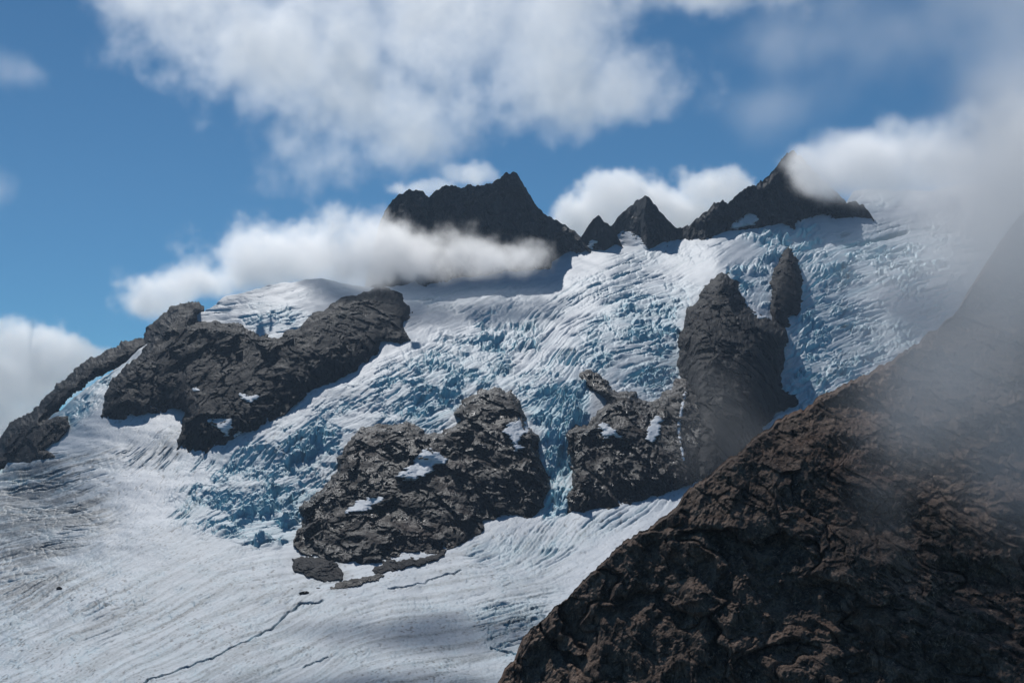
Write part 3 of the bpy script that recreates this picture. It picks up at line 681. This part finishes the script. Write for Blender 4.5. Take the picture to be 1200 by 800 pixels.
cloud('mist', [(1030,610,430,55,100,25),(1060,520,440,90,90,30),(1110,450,450,100,80,35)], 'thin wisp of mist trailing down in front of the hillside', dens=.012, vox=3, nscale=38, seed=9, kind='stuff', soft=1.3, namp=1.1, cat='mist', rough=.65)
cloud('mist', [(1120,300,2100,130,90,200),(1200,280,2100,120,110,200),(1040,330,2100,80,60,150)], 'pale mist veiling the far side of the icefall', dens=.0024, vox=13, nscale=160, seed=10, kind='stuff', soft=1.0, cat='mist')
cloud('mist', [(850,500,1600,90,80,80),(800,440,1650,60,60,60)], 'faint blue mist in front of the tall pinnacle', dens=.0008, vox=8, nscale=90, seed=11, kind='stuff', soft=1.0, cat='mist')
def closed_box(name, lo, hi, mat):
    v = [(x, y, z) for x in (lo[0], hi[0]) for y in (lo[1], hi[1]) for z in (lo[2], hi[2])]
    me = bpy.data.meshes.new(name); me.from_pydata(v, [], [(0, 1, 3, 2), (4, 6, 7, 5), (0, 4, 5, 1), (2, 3, 7, 6), (0, 2, 6, 4), (1, 5, 7, 3)]); me.materials.append(mat)
    o = bpy.data.objects.new(name, me); COL.objects.link(o); return o
m, t = new_mat('blue_air'); t.n('ShaderNodeOutputMaterial', None, Volume=t.n('ShaderNodeVolumePrincipled', None, Density=.000022, Color=(.55, .75, 1., 1), Anisotropy=.3))
tag(closed_box('haze', (-4150, -4150, -372), (4150, 4150, 900), m), 'thin blue mountain air', kind='stuff')
def over(px, py, D, up, r, label, seed, dens):  # adds an unseen cloud sunward of a ground point, to shade that point
    c = np.array(P(px, py, D)) + np.array(sd) * up / sd.z
    k = FPX / c[1]
    cloud('cloud', [(600 + c[0] * k, 575 - c[2] * k, c[1], r[0] * k, r[2] * k, r[1])], label, dens=dens, vox=14, nscale=120, seed=seed, group=GC, soft=.8)
over(1030, 660, 480, 1000, (230, 130, 60), 'unseen cloud added above the near hillside to shade it', 12, .013)  # out of view, added to put the hillside in soft shade
over(455, 772, 1180, 1400, (190, 75, 40), 'long small unseen cloud added high up to shade the lower glacier', 13, .02)  # out of view, added to lay a shade band on the lower glacier
over(520, 702, 1430, 1500, (150, 60, 30), 'small flat unseen cloud added high up to shade the foot of the icefall', 14, .02)  # another unseen cloud added for a second shade band on the ice

# ------------------------------------------------------------------ light
sl = bpy.data.lights.new('sun', 'SUN'); sl.energy = 5.0; sl.angle = math.radians(.5); sl.color = (1, .98, .95)
so = bpy.data.objects.new('sun', sl); COL.objects.link(so); so.rotation_euler = sd.to_track_quat('Z', 'Y').to_euler()
w = bpy.data.worlds.new('World'); sc.world = w; w.use_nodes = True
t = NT(w.node_tree)
skyn = t.n('ShaderNodeTexSky', {'sky_type': 'NISHITA', 'sun_disc': False, 'sun_elevation': SUN_EL, 'sun_rotation': SUN_AZ, 'altitude': 3000., 'air_density': 1.0, 'dust_density': .1, 'ozone_density': 3.0})
tint = t.mix(1., skyn.outputs[0], (.44, .79, .90), 'MULTIPLY')
bg = t.n('ShaderNodeBackground', None, Color=tint, Strength=.10)
t.n('ShaderNodeOutputWorld', None, Surface=bg)

sc.view_settings.view_transform = 'Standard'; sc.view_settings.look = 'None'; sc.view_settings.gamma = 1; sc.view_settings.exposure = -.66; sc.view_settings.use_curve_mapping = False
cy = sc.cycles
cy.use_denoising = True; cy.denoiser = 'OPENIMAGEDENOISE'; cy.denoising_input_passes = 'RGB_ALBEDO_NORMAL'; cy.denoising_prefilter = 'ACCURATE'; cy.volume_bounces = 12; cy.max_bounces = 12; cy.diffuse_bounces = 3; cy.glossy_bounces = 2; cy.transmission_bounces = 2
cy.volume_step_rate = 3; cy.volume_max_steps = 256; cy.sample_clamp_indirect = 6
